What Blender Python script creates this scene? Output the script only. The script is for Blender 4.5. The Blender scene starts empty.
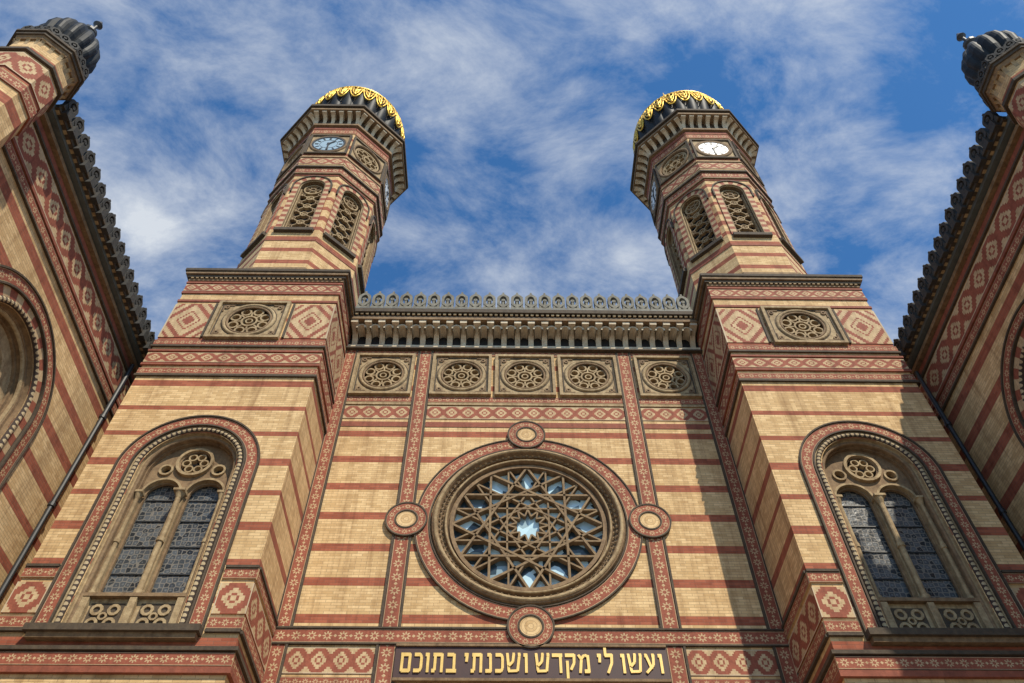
import bpy, math, random
from mathutils import Vector, Matrix
random.seed(3)
sc=bpy.context.scene
PI=math.pi
Z=Vector((0,0,1))
# ------------------------------------------------------------ node helpers
class N:
    def __init__(s,nt): s.nt=nt
    def new(s,t,**k):
        n=s.nt.nodes.new(t)
        for a,b in k.items(): setattr(n,a,b)
        return n
    def link(s,a,b): s.nt.links.new(a,b)
    def m(s,op,*args,clamp=False):
        n=s.new('ShaderNodeMath',operation=op); n.use_clamp=clamp
        for i,a in enumerate(args):
            if isinstance(a,(int,float)): n.inputs[i].default_value=a
            else: s.link(a,n.inputs[i])
        return n.outputs[0]
    def mix(s,f,a,b,bt='MIX'):
        n=s.new('ShaderNodeMix',data_type='RGBA',blend_type=bt)
        for i,v in ((0,f),(6,a),(7,b)):
            if isinstance(v,(int,float)): n.inputs[i].default_value=v
            elif isinstance(v,tuple): n.inputs[i].default_value=(*v,1) if len(v)==3 else v
            else: s.link(v,n.inputs[i])
        return n.outputs[2]
    def noise(s,vec,scale,detail=3,rough=.6,dist=0):
        n=s.new('ShaderNodeTexNoise'); n.inputs['Scale'].default_value=scale
        n.inputs['Detail'].default_value=detail; n.inputs['Roughness'].default_value=rough
        n.inputs['Distortion'].default_value=dist
        if vec is not None: s.link(vec,n.inputs['Vector'])
        return n.outputs['Fac']
    def ramp(s,f,a,b):
        n=s.new('ShaderNodeMapRange'); n.inputs[1].default_value=a; n.inputs[2].default_value=b
        s.link(f,n.inputs[0]); return n.outputs[0]
def newmat(name,rough=.85):
    mt=bpy.data.materials.new(name); mt.use_nodes=True
    b=mt.node_tree.nodes['Principled BSDF']; b.inputs['Roughness'].default_value=rough
    return mt,N(mt.node_tree),b
def bump(n,b,h,dist=.01,st=.5):
    k=n.new('ShaderNodeBump'); k.inputs['Distance'].default_value=dist; k.inputs['Strength'].default_value=st
    n.link(h,k.inputs['Height']); n.link(k.outputs[0],b.inputs['Normal'])
CREAM2=(.54,.34,.145); CREAM3=(.78,.545,.275)
RED1=(.29,.072,.032); RED2=(.41,.120,.058)
MATS={}
def weather(n,col,amt=.55):
    g=n.new('ShaderNodeNewGeometry').outputs['Position']
    a=n.noise(g,.5,3,.65); a=n.ramp(a,.35,.7)
    mp=n.new('ShaderNodeMapping'); n.link(g,mp.inputs[0]); mp.inputs['Scale'].default_value=(2.6,2.6,.22)
    s=n.noise(mp.outputs[0],1.6,3,.7); s=n.ramp(s,.46,.75)
    d=n.mix(n.m('MULTIPLY',a,amt*.5),(1,1,1),(.62,.55,.48))
    d2=n.mix(n.m('MULTIPLY',s,amt),(1,1,1),(.48,.40,.33))
    col=n.mix(1.0,col,d,'MULTIPLY'); return n.mix(1.0,col,d2,'MULTIPLY')
def brickmat(name,period,off,width,extra=()):
    mt,n,b=newmat(name,.9)
    uv=n.new('ShaderNodeTexCoord').outputs['UV']
    sx=n.new('ShaderNodeSeparateXYZ'); n.link(uv,sx.inputs[0])
    def bt(c1,c2,mo):
        t=n.new('ShaderNodeTexBrick'); n.link(uv,t.inputs['Vector'])
        t.inputs['Scale'].default_value=1; t.inputs['Brick Width'].default_value=.26; t.inputs['Row Height'].default_value=.075
        t.inputs['Mortar Size'].default_value=.007; t.inputs['Mortar Smooth'].default_value=.5; t.inputs['Bias'].default_value=-.1
        t.inputs['Color1'].default_value=(*c1,1); t.inputs['Color2'].default_value=(*c2,1); t.inputs['Mortar'].default_value=(*mo,1)
        return t
    t1=bt(CREAM3,CREAM2,(.40,.27,.14)); t2=bt(RED1,RED2,(.25,.10,.06))
    v=n.noise(uv,5,4,.8); c=n.mix(n.m('MULTIPLY',n.m('MAXIMUM',n.ramp(v,.42,.72),0,clamp=True),.6),t1.outputs[0],(.54,.34,.15))
    if period:
        q=n.m('FLOOR',n.m('DIVIDE',sx.outputs[1],.075)); q=n.m('MULTIPLY',n.m('ADD',q,.5),.075)
        f=n.m('FRACT',n.m('DIVIDE',n.m('SUBTRACT',q,off-width/2),period))
        k=n.m('LESS_THAN',f,width/period)
        c=n.mix(k,c,t2.outputs[0])
    c=weather(n,c,.75)
    n.link(c,b.inputs['Base Color'])
    h=n.m('SUBTRACT',n.m('MULTIPLY',v,.8),t1.outputs['Fac'])
    bump(n,b,h,.012,.4)
    MATS[name]=mt
def patmat(name,kind):
    mt,n,b=newmat(name,.85)
    uv=n.new('ShaderNodeTexCoord').outputs['UV']
    sx=n.new('ShaderNodeSeparateXYZ'); n.link(uv,sx.inputs[0]); u=sx.outputs[0]; v=sx.outputs[1]
    nz=n.ramp(n.noise(uv,5,3,.8),.25,.75)
    cr=n.mix(nz,(.66,.48,.27),(.38,.25,.125)); rd=n.mix(nz,(.20,.050,.024),(.37,.105,.055))
    if kind=='star':
        x=n.m('SUBTRACT',n.m('FRACT',u),.5); y=n.m('SUBTRACT',v,.5)
        r=n.m('SQRT',n.m('ADD',n.m('MULTIPLY',x,x),n.m('MULTIPLY',y,y)))
        a=n.m('ARCTAN2',y,x)
        lim=n.m('ADD',.235,n.m('MULTIPLY',n.m('COSINE',n.m('MULTIPLY',a,8)),.09))
        k=n.m('LESS_THAN',r,lim); k=n.m('SUBTRACT',k,n.m('LESS_THAN',r,.12))
        ay=n.m('ABSOLUTE',y); ax=n.m('ABSOLUTE',x)
        bd=n.m('MULTIPLY',n.m('GREATER_THAN',ay,.42),n.m('LESS_THAN',ay,.455))
        dm=n.m('LESS_THAN',n.m('ADD',n.m('SUBTRACT',.5,ax),ay),.12)
        k=n.m('MAXIMUM',n.m('MAXIMUM',k,bd),dm,clamp=True)
        dk=n.m('GREATER_THAN',ay,.455)
        c=n.mix(k,rd,cr); c=n.mix(dk,c,(.08,.035,.025))
    elif kind in('loz','bigloz'):
        s=12.0 if kind=='loz' else 22.0
        x=n.m('SUBTRACT',n.m('FRACT',u),.5); y=n.m('SUBTRACT',v,.5)
        x=n.m('DIVIDE',n.m('FLOOR',n.m('ABSOLUTE',n.m('MULTIPLY',x,s))),s)
        ay=n.m('ABSOLUTE',y)
        y=n.m('DIVIDE',n.m('FLOOR',n.m('MULTIPLY',ay,s)),s)
        d=n.m('ADD',x,y)
        if kind=='loz':
            k=n.m('MULTIPLY',n.m('GREATER_THAN',d,.16),n.m('LESS_THAN',d,.33))
            k=n.m('MAXIMUM',k,n.m('GREATER_THAN',d,.66))
            k=n.m('MAXIMUM',k,n.m('LESS_THAN',d,.05))
        else:
            k=n.m('MULTIPLY',n.m('GREATER_THAN',d,.10),n.m('LESS_THAN',d,.20))
            k=n.m('MAXIMUM',k,n.m('MULTIPLY',n.m('GREATER_THAN',d,.27),n.m('LESS_THAN',d,.42)))
            k=n.m('MAXIMUM',k,n.m('MULTIPLY',n.m('GREATER_THAN',d,.57),n.m('LESS_THAN',d,.70)))
            k=n.m('MAXIMUM',k,n.m('GREATER_THAN',d,.80))
        c=n.mix(k,rd,cr); c=n.mix(n.m('GREATER_THAN',ay,.465),c,(.55,.43,.28))
    elif kind=='vous':
        k=n.m('LESS_THAN',n.m('FRACT',u),.5); c=n.mix(k,rd,cr)
    elif kind=='bead':
        x=n.m('SUBTRACT',n.m('FRACT',u),.5); y=n.m('SUBTRACT',v,.5)
        r=n.m('SQRT',n.m('ADD',n.m('MULTIPLY',x,x),n.m('MULTIPLY',y,y)))
        c=n.mix(n.m('LESS_THAN',r,.33),(.05,.03,.02),(.46,.35,.20))
    c=weather(n,c,.65); n.link(c,b.inputs['Base Color'])
    MATS[name]=mt
def stonemat(name,c1,c2,rough=.85,w=.6,metal=0,bs=.5):
    mt,n,b=newmat(name,rough)
    g=n.new('ShaderNodeNewGeometry').outputs['Position']
    nz=n.noise(g,7,4,.75)
    c=n.mix(n.ramp(nz,.3,.7),c1,c2)
    if w: c=weather(n,c,w)
    n.link(c,b.inputs['Base Color']); b.inputs['Metallic'].default_value=metal
    if bs: bump(n,b,nz,.03,bs)
    MATS[name]=mt; return b
brickmat('brick_central',.98,16.70,.22)
brickmat('brick_block',.93,16.44,.19)
brickmat('brick_tower',.72,23.9,.26)
brickmat('brick_wing',.98,16.2,.25)
patmat('tile_star','star'); patmat('tile_lozenge','loz'); patmat('tile_big_lozenge','bigloz'); patmat('voussoir','vous'); patmat('bead','bead')
stonemat('stone',(.50,.37,.20),(.25,.165,.08),w=.8)
stonemat('stone_light',(.68,.58,.42),(.48,.38,.25),w=.4)
stonemat('stone_dark',(.10,.07,.04),(.05,.035,.022))
stonemat('stone_brown',(.31,.20,.10),(.15,.09,.045))
stonemat('tracery_stone',(.30,.20,.10),(.16,.10,.05),w=.4)
stonemat('red_brick_trim',(.32,.090,.046),(.20,.055,.03))
stonemat('crest_stone',(.26,.24,.185),(.12,.11,.085),w=.6)
stonemat('crest_dark',(.055,.05,.043),(.025,.023,.02),w=.3)
b_=stonemat('dome_metal',(.010,.011,.012),(.022,.024,.025),.55,.3,0,0); b_.inputs['Specular IOR Level'].default_value=.22
stonemat('gold',(.90,.58,.08),(.65,.38,.05),.4,0,.6,0)
stonemat('clock_white',(.80,.80,.78),(.72,.73,.72),.35,0,0,0)
stonemat('clock_sky_glare',(.36,.46,.52),(.28,.38,.44),.3,0,0,0)  # white dial with the bluish sky reflection put into its base colour
stonemat('black_iron',(.02,.02,.02),(.035,.035,.035),.5,0,0,0)
stonemat('sign_board',(.055,.018,.012),(.04,.013,.010),.6,0,0,0)
stonemat('sign_gold',(.80,.54,.16),(.62,.40,.10),.45,0,.2,0)
stonemat('wood',(.10,.05,.025),(.06,.03,.015),.6,0)
stonemat('roof_metal',(.12,.13,.12),(.08,.09,.085),.6,.3)
def darkmat():
    mt,n,b=newmat('void_shade',.9); b.inputs['Base Color'].default_value=(.012,.010,.009,1); MATS['void_shade']=mt
    mt,n,b=newmat('leaded_glass',.22)
    uv=n.new('ShaderNodeTexCoord').outputs['UV']
    v=n.new('ShaderNodeTexVoronoi',feature='DISTANCE_TO_EDGE'); v.inputs['Scale'].default_value=8.5; v.inputs['Randomness'].default_value=.45
    n.link(uv,v.inputs['Vector'])
    k=n.m('LESS_THAN',v.outputs['Distance'],.08)
    v2=n.new('ShaderNodeTexVoronoi'); v2.inputs['Scale'].default_value=8.5; v2.inputs['Randomness'].default_value=.45; n.link(uv,v2.inputs['Vector'])
    hs=n.new('ShaderNodeSeparateColor'); n.link(v2.outputs['Color'],hs.inputs[0])
    c=n.mix(hs.outputs[0],(.02,.024,.028),(.10,.108,.115)); c=n.mix(n.m('MULTIPLY',k,.7),c,(.24,.21,.17))
    c=n.mix(n.m('MULTIPLY',n.m('LESS_THAN',v2.outputs['Distance'],.22),.5),c,(.20,.20,.19))
    n.link(c,b.inputs['Base Color']); bump(n,b,n.noise(uv,6,2),.02,.5)
    MATS['leaded_glass']=mt
    mt,n,b=newmat('rose_glass',.15)
    g=n.new('ShaderNodeNewGeometry').outputs['Position']
    v=n.new('ShaderNodeTexVoronoi'); v.inputs['Scale'].default_value=2.8; n.link(g,v.inputs['Vector'])
    hs=n.new('ShaderNodeSeparateColor'); n.link(v.outputs['Color'],hs.inputs[0])
    k=n.ramp(hs.outputs[0],.25,.50); k=n.m('MAXIMUM',k,0,clamp=True)
    c=n.mix(k,(.03,.05,.06),(.52,.70,.76))  # pale blue cells paint the sky's reflection into the glass colour
    n.link(c,b.inputs['Base Color']); bump(n,b,n.noise(g,3,2),.03,.5)
    MATS['rose_glass']=mt
darkmat()
# ------------------------------------------------------------ mesh builder
class MB:
    def __init__(s,mirror=False): s.v=[];s.f=[];s.u=[];s.m=[];s.names=[];s.mir=mirror;s.sm=[]
    def face(s,pts,mat,uv=None,smooth=False):
        if mat not in s.names: s.names.append(mat)
        pts=[Vector(p) for p in pts]
        if uv is None:
            nn=(pts[1]-pts[0]).cross(pts[-1]-pts[0])
            if nn.length<1e-12 and len(pts)>3: nn=(pts[2]-pts[1]).cross(pts[3]-pts[1])
            if nn.length<1e-14: nn=Vector((0,0,1))
            nn.normalize()
            if abs(nn.z)>.8: uv=[(p.x,p.y) for p in pts]
            else:
                t=Z.cross(nn).normalized(); uv=[(p.dot(t),p.z) for p in pts]
        if s.mir:
            pts=[Vector((-p.x,p.y,p.z)) for p in pts][::-1]; uv=list(uv)[::-1]
        i=len(s.v); s.v+=[tuple(p) for p in pts]; s.f.append(list(range(i,i+len(pts)))); s.u+=list(uv)
        s.m.append(s.names.index(mat)); s.sm.append(smooth)
    def build(s,name,parent=None,merge=False):
        me=bpy.data.meshes.new(name); me.from_pydata(s.v,[],s.f)
        l=me.uv_layers.new(name='UVMap')
        fl=[c for uv in s.u for c in uv]; l.data.foreach_set('uv',fl)
        me.polygons.foreach_set('material_index',s.m)
        for n_ in s.names: me.materials.append(MATS[n_])
        me.polygons.foreach_set('use_smooth',s.sm)
        me.update()
        if merge:
            import bmesh
            bm=bmesh.new(); bm.from_mesh(me); bmesh.ops.remove_doubles(bm,verts=bm.verts,dist=.0005); bm.to_mesh(me); bm.free()
        o=bpy.data.objects.new(name,me); sc.collection.objects.link(o)
        if parent: o.parent=parent
        return o
class Fr:
    def __init__(s,o,n): s.o=Vector(o); s.n=Vector(n).normalized(); s.t=Z.cross(s.n)
    def P(s,a,z,d=0): return s.o+s.t*a+s.n*d+Z*z
def fbox(B,F,a0,a1,z0,z1,d0,d1,mat,band=None,nrep=None,sidemat=None):
    P=F.P; uv=None
    if band:
        if (a1-a0)>=(z1-z0):
            k=nrep if nrep else max(1,round((a1-a0)/(z1-z0)))
            uv=[(0,0),(k,0),(k,1),(0,1)]
        else:
            k=nrep if nrep else max(1,round((z1-z0)/(a1-a0)))
            uv=[(0,0),(0,1),(k,1),(k,0)]
    sm=sidemat or mat; e=[(0,.5)]*4 if band else None
    B.face([P(a0,z0,d1),P(a1,z0,d1),P(a1,z1,d1),P(a0,z1,d1)],mat,uv)
    B.face([P(a1,z0,d1),P(a1,z0,d0),P(a1,z1,d0),P(a1,z1,d1)],sm,e)
    B.face([P(a0,z0,d0),P(a0,z0,d1),P(a0,z1,d1),P(a0,z1,d0)],sm,e)
    B.face([P(a0,z1,d1),P(a1,z1,d1),P(a1,z1,d0),P(a0,z1,d0)],sm,e)
    B.face([P(a0,z0,d0),P(a1,z0,d0),P(a1,z0,d1),P(a0,z0,d1)],sm,e)
def quad(B,F,a0,a1,z0,z1,d,mat):
    if a1-a0<1e-4 or z1-z0<1e-4: return
    P=F.P; B.face([P(a0,z0,d),P(a1,z0,d),P(a1,z1,d),P(a0,z1,d)],mat)
def wall_hole(B,F,a0,a1,z0,z1,cx,R,zs,zb,mat,d=0,n=32):
    quad(B,F,a0,cx-R,z0,z1,d,mat); quad(B,F,cx+R,a1,z0,z1,d,mat)
    P=F.P
    n=n or 24
    for i in range(n):
        t0=PI-PI*i/n; t1=PI-PI*(i+1)/n
        x0=cx+R*math.cos(t0); x1=cx+R*math.cos(t1); h0=zs+R*math.sin(t0); h1=zs+R*math.sin(t1)
        B.face([P(x0,h0,d),P(x1,h1,d),P(x1,z1,d),P(x0,z1,d)],mat)
        if zb is None:
            g0=zs-R*math.sin(t0); g1=zs-R*math.sin(t1)
            B.face([P(x0,z0,d),P(x1,z0,d),P(x1,g1,d),P(x0,g0,d)],mat)
    if zb is not None: quad(B,F,cx-R,cx+R,z0,zb,d,mat)
def archpath(cx,zs,zb,n=28,foot=None):
    p=[(cx,zb,-1,0)]
    if zb<zs: 
        k=max(1,int((zs-zb)/.6))
        for i in range(1,k): p.append((cx,zb+(zs-zb)*i/k,-1,0))
    for i in range(n+1):
        t=PI-PI*i/n; p.append((cx,zs,math.cos(t),math.sin(t)))
    if zb<zs:
        for i in range(k-1,0,-1): p.append((cx,zb+(zs-zb)*i/k,1,0))
        p.append((cx,zb,1,0))
    return p
def circpath(cx,cz,n=48):
    return [(cx,cz,math.cos(-2*PI*i/n),math.sin(-2*PI*i/n)) for i in range(n+1)]
def sweep(B,F,path,prof,mat,band=False,rep=None,smooth=False):
    rm=sum(p[0] for p in prof)/len(prof); w=max(p[0] for p in prof)-min(p[0] for p in prof)
    L=[0]
    for a,b in zip(path,path[1:]):
        L.append(L[-1]+math.hypot(b[0]+b[2]*rm-a[0]-a[2]*rm,b[1]+b[3]*rm-a[1]-a[3]*rm))
    cell=rep if rep else max(w,.05)
    k=max(1,round(L[-1]/cell)); sc_=k/L[-1]
    plen=[0]
    for a,b in zip(prof,prof[1:]): plen.append(plen[-1]+math.hypot(b[0]-a[0],b[1]-a[1]))
    T=plen[-1] or 1
    for i in range(len(path)-1):
        for j in range(len(prof)-1):
            def q(pp,pr): return F.P(pp[0]+pp[2]*pr[0],pp[1]+pp[3]*pr[0],pr[1])
            a,b=path[i],path[i+1]; c,d=prof[j],prof[j+1]
            if band: uv=[(L[i]*sc_,plen[j]/T),(L[i+1]*sc_,plen[j]/T),(L[i+1]*sc_,plen[j+1]/T),(L[i]*sc_,plen[j+1]/T)]
            else: uv=[(L[i],plen[j]),(L[i+1],plen[j]),(L[i+1],plen[j+1]),(L[i],plen[j+1])]
            B.face([q(a,c),q(b,c),q(b,d),q(a,d)],mat,uv,smooth)
def bandsweep(B,F,path,r0,r1,d,mat,rep=None,side='red_brick_trim',d0=0):
    sweep(B,F,path,[(r0,d),(r1,d)],mat,True,rep)
    sweep(B,F,path,[(r0,d0),(r0,d)],side); sweep(B,F,path,[(r1,d),(r1,d0)],side)
def torus(B,F,path,r,rad,d,mat,k=6,band=False,rep=None):
    prof=[(r+rad*math.cos(PI*i/k),d+rad*math.sin(PI*i/k)) for i in range(k+1)]
    sweep(B,F,path,prof,mat,band,rep)
def fill(B,F,cx,R,zs,zb,d,mat,n=24):
    for i in range(n):
        t0=PI-PI*i/n; t1=PI-PI*(i+1)/n
        x0=cx+R*math.cos(t0); x1=cx+R*math.cos(t1); h0=zs+R*math.sin(t0); h1=zs+R*math.sin(t1)
        g0,g1=(zb,zb) if zb is not None else (zs-R*math.sin(t0),zs-R*math.sin(t1))
        B.face([F.P(x0,g0,d),F.P(x1,g1,d),F.P(x1,h1,d),F.P(x0,h0,d)],mat,[(x0,g0),(x1,g1),(x1,h1),(x0,h0)])
def bar(B,F,p,q,w,d0,d1,mat):
    dx,dz=q[0]-p[0],q[1]-p[1]; L=math.hypot(dx,dz); ox,oz=-dz/L*w/2,dx/L*w/2
    c=[(p[0]-ox,p[1]-oz),(q[0]-ox,q[1]-oz),(q[0]+ox,q[1]+oz),(p[0]+ox,p[1]+oz)]
    f=[F.P(a,z,d1) for a,z in c]; g=[F.P(a,z,d0) for a,z in c]
    B.face(f,mat)
    for i in range(4): B.face([g[i],g[(i+1)%4],f[(i+1)%4],f[i]],mat)
def ring(B,F,cx,cz,r0,r1,d0,d1,mat,n=24):
    p=circpath(cx,cz,n); sweep(B,F,p,[(r0,d0),(r0,d1),(r1,d1),(r1,d0)],mat)
def rosette(B,F,cx,cz,R,n,d0,d1,mat='stone',seg=12):
    ring(B,F,cx,cz,R*.88,R*1.0,d0,d1,mat,32)
    ring(B,F,cx,cz,R*.2,R*.30,d0,d1,mat,14)
    for i in range(n):
        a=2*PI*(i+.5)/n; rr=R*.60
        ring(B,F,cx+rr*math.cos(a),cz+rr*math.sin(a),R*.20,R*.28,d0,d1-.01,mat,seg)
def plate(B,F,a0,a1,lo,hi,holes,d,mat,n=70):
    for i in range(n):
        x0=a0+(a1-a0)*i/n; x1=a0+(a1-a0)*(i+1)/n; xm=(x0+x1)/2
        iv=[(lo(xm),hi(xm))]
        for h in holes:
            r=h(xm)
            if not r: continue
            nv=[]
            for l,u in iv:
                if r[1]<=l or r[0]>=u: nv.append((l,u)); continue
                if r[0]>l: nv.append((l,r[0]))
                if r[1]<u: nv.append((r[1],u))
            iv=nv
        for l,u in iv:
            if u-l>.004: quad(B,F,x0,x1,l,u,d,mat)
def hc(cx,cz,R):
    return lambda x:(cz-math.sqrt(R*R-(x-cx)**2),cz+math.sqrt(R*R-(x-cx)**2)) if abs(x-cx)<R else None
def ha(cx,zs,zb,R):
    return lambda x:(zb,zs+math.sqrt(R*R-(x-cx)**2)) if abs(x-cx)<R else None
def cyl(B,c,r0,r1,z0,z1,mat,n=12,cap=True):
    for i in range(n):
        a,b=2*PI*i/n,2*PI*(i+1)/n
        p=lambda t,r,z:(c[0]+r*math.cos(t),c[1]+r*math.sin(t),z)
        B.face([p(a,r0,z0),p(b,r0,z0),p(b,r1,z1),p(a,r1,z1)],mat,None,False)
        if cap:
            B.face([p(a,r1,z1),p(b,r1,z1),(c[0],c[1],z1)],mat); B.face([p(b,r0,z0),p(a,r0,z0),(c[0],c[1],z0)],mat)
def colonette(B,F,a,z0,z1,d,r,mat='stone'):
    o=F.P(a,0,d); c=(o.x,o.y)
    cyl(B,c,r*1.6,r*1.5,z0,z0+.10,mat,12); cyl(B,c,r,r*.92,z0+.10,z1-.22,mat,12)
    cyl(B,c,r*1.35,r*1.35,(z0+z1)/2-.05,(z0+z1)/2+.05,mat,12)
    cyl(B,c,r*.95,r*1.9,z1-.22,z1-.06,mat,12); fbox(B,F,a-r*2,a+r*2,z1-.06,z1,d-r*2,d+r*2,mat)
def tube(B,pts,r,mat,k=5):
    rings=[]
    for i,p in enumerate(pts):
        p=Vector(p); a=Vector(pts[max(0,i-1)]); b=Vector(pts[min(len(pts)-1,i+1)])
        t=(b-a).normalized(); x=t.cross(Vector((.3,.2,.93))).normalized(); y=t.cross(x)
        rings.append([p+(x*math.cos(2*PI*j/k)+y*math.sin(2*PI*j/k))*r for j in range(k)])
    for A,C in zip(rings,rings[1:]):
        for j in range(k): B.face([A[j],A[(j+1)%k],C[(j+1)%k],C[j]],mat,None,True)
def lathe(B,c,prof,mat,n=48,lobes=0,amp=0.,smooth=True):
    def r_(r,t): return r*(1-amp+amp*abs(math.cos(t*lobes/2))**.7) if lobes else r
    for (ra,za),(rb,zb) in zip(prof,prof[1:]):
        for i in range(n):
            a,b=2*PI*i/n,2*PI*(i+1)/n
            p=lambda t,r,z:(c[0]+r_(r,t)*math.cos(t),c[1]+r_(r,t)*math.sin(t),z)
            B.face([p(a,ra,za),p(b,ra,za),p(b,rb,zb),p(a,rb,zb)],mat,None,smooth)
def octring(B,c,z0,z1,ap,mat,band=False,nrep=None,ap1=None,caps=True):
    ap1=ap1 or ap; T=math.tan(PI/8)
    for k in range(8):
        F=Fr((c[0],c[1],0),(math.sin(k*PI/4),-math.cos(k*PI/4),0))
        w0,w1=ap*T,ap1*T
        uv=None
        if band:
            q=nrep or max(1,round(2*w0/(z1-z0))); uv=[(0,0),(q,0),(q,1),(0,1)]
        B.face([F.P(-w0,z0,ap),F.P(w0,z0,ap),F.P(w1,z1,ap1),F.P(-w1,z1,ap1)],mat,uv)
        if caps:
            B.face([F.P(-w1,z1,ap1),F.P(w1,z1,ap1),F.P(0,z1,0)],mat if not band else 'red_brick_trim')
            B.face([F.P(w0,z0,ap),F.P(-w0,z0,ap),F.P(0,z0,0)],mat if not band else 'red_brick_trim')
def antefix(B,F,a,z,d,s,mat='crest_stone',th=.10,h=1.0):
    fbox(B,F,a-.46*s,a+.46*s,z,z+.12*s*h,d-th/2,d+th/2,mat)
    cz=z+.58*s*h; n=24
    ol=[];inn=[]
    for i in range(n):
        t=-PI/2+2*PI*i/n; r=.44*s*(1+.05*math.cos(6*(t-PI/2)))
        ol.append((a+r*math.cos(t),cz+r*h*math.sin(t)))
        inn.append((a+.25*s*math.cos(t),cz+.29*s*h*math.sin(t)))
    for i in range(n):
        j=(i+1)%n
        for dd in (d+th/2,d-th/2):
            B.face([F.P(*ol[i],dd),F.P(*ol[j],dd),F.P(*inn[j],dd),F.P(*inn[i],dd)],mat)
        B.face([F.P(*ol[i],d-th/2),F.P(*ol[j],d-th/2),F.P(*ol[j],d+th/2),F.P(*ol[i],d+th/2)],mat)
        B.face([F.P(*inn[i],d-th/2),F.P(*inn[j],d-th/2),F.P(*inn[j],d+th/2),F.P(*inn[i],d+th/2)],mat)
    bar(B,F,(a,z+.05*s),(a,cz+.05*s),.14*s,d-th/2,d+th/2-.01,mat)
    for s_ in(-1,1): bar(B,F,(a+s_*.33*s,z+.1*s),(a+s_*.33*s,cz-.1*s*h),.15*s,d-th/2,d+th/2-.014,mat)
    ring(B,F,a,cz+.03*s,.03*s,.14*s,d-th/2,d+th/2+.005,mat,10)
    bar(B,F,(a,cz+.42*s*h),(a,cz+.56*s*h),.13*s,d-th/2,d+th/2-.012,mat)
def empty(name):
    e=bpy.data.objects.new(name,None); sc.collection.objects.link(e); return e
def corbel(B,F,a,w,z0,z1,d0,d1,mat='stone_light'):
    k=5; pr=[]
    for i in range(k+1):
        t=PI/2*i/k; pr.append((d0+(d1-d0)*(1-math.cos(t)), z0+(z1-z0)*math.sin(t)))
    for (da,za),(db,zb) in zip(pr,pr[1:]):
        B.face([F.P(a-w/2,za,da),F.P(a+w/2,za,da),F.P(a+w/2,zb,db),F.P(a-w/2,zb,db)],mat)
        for s in(-1,1): B.face([F.P(a+s*w/2,za,d0),F.P(a+s*w/2,za,da),F.P(a+s*w/2,zb,db),F.P(a+s*w/2,zb,d0)],mat)
def medallion(B,F,cx,cz,w,h,R,dproud=.05,n=8):
    q='stone'
    wall_hole(B,F,cx-w/2,cx+w/2,cz-h/2,cz+h/2,cx,R,cz,None,q,dproud,24)
    for (a0,a1,z0,z1) in ((cx-w/2-.02,cx+w/2+.02,cz+h/2-.07,cz+h/2+.02),(cx-w/2-.02,cx+w/2+.02,cz-h/2-.02,cz-h/2+.07),
                          (cx-w/2-.02,cx-w/2+.07,cz-h/2+.07,cz+h/2-.07),(cx+w/2-.07,cx+w/2+.02,cz-h/2+.07,cz+h/2-.07)):
        fbox(B,F,a0,a1,z0,z1,0,dproud+.08,'stone')
    for (a0,a1,z0,z1) in ((cx-w/2+.10,cx+w/2-.10,cz+h/2-.145,cz+h/2-.11),(cx-w/2+.10,cx+w/2-.10,cz-h/2+.11,cz-h/2+.145),
                          (cx-w/2+.10,cx-w/2+.135,cz-h/2+.145,cz+h/2-.145),(cx+w/2-.135,cx+w/2-.10,cz-h/2+.145,cz+h/2-.145)):
        fbox(B,F,a0,a1,z0,z1,0,dproud+.02,'stone_dark')
    p=circpath(cx,cz,32)
    torus(B,F,p,R+.07,.055,dproud,'stone'); torus(B,F,p,R-.02,.035,dproud,'stone_brown')
    sweep(B,F,p,[(R+.13,dproud+.002),(R+.155,dproud+.002)],'stone_dark')
    sweep(B,F,p,[(R,dproud),(R,-.35)],'stone_brown')
    fill(B,F,cx,R,cz,None,-.34,'void_shade',16)
    ring(B,F,cx,cz,R*.30,R*.38,-.14,dproud-.02,q,18); ring(B,F,cx,cz,R*.12,R*.18,-.14,dproud-.02,q,10)
    for i in range(n):
        a=2*PI*i/n; ca,sa=math.cos(a),math.sin(a)
        bar(B,F,(cx+R*.37*ca,cz+R*.37*sa),(cx+R*.66*ca,cz+R*.66*sa),R*.07,-.14,dproud-.03,q)
        a+=PI/n; ca,sa=math.cos(a),math.sin(a); rr=R*.72
        ring(B,F,cx+rr*ca,cz+rr*sa,R*.17,R*.25,-.14,dproud-.03,q,12)
    for sx in(-1,1):
        for sz in(-1,1):
            x=cx+sx*(w/2-.25); z=cz+sz*(h/2-.25)
            ring(B,F,x,z,.035,.075,dproud-.01,dproud+.035,'stone_brown',10)
            fbox(B,F,x-.03,x+.03,z-.03,z+.03,dproud-.01,dproud+.012,'stone_dark')
            bar(B,F,(x+sx*.09,z-sz*.20),(x+sx*.09,z+sz*.09),.03,dproud-.01,dproud+.03,'stone_brown')
            bar(B,F,(x-sx*.20,z+sz*.09),(x+sx*.07,z+sz*.09),.03,dproud-.01,dproud+.028,'stone_brown')
# ============================================================ SYNAGOGUE
syn=empty('synagogue')
CW=5.68; BW0,BW1=5.68,10.38; BY=-2.1; BX=8.03
F=Fr((0,0,0),(0,-1,0))
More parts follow.
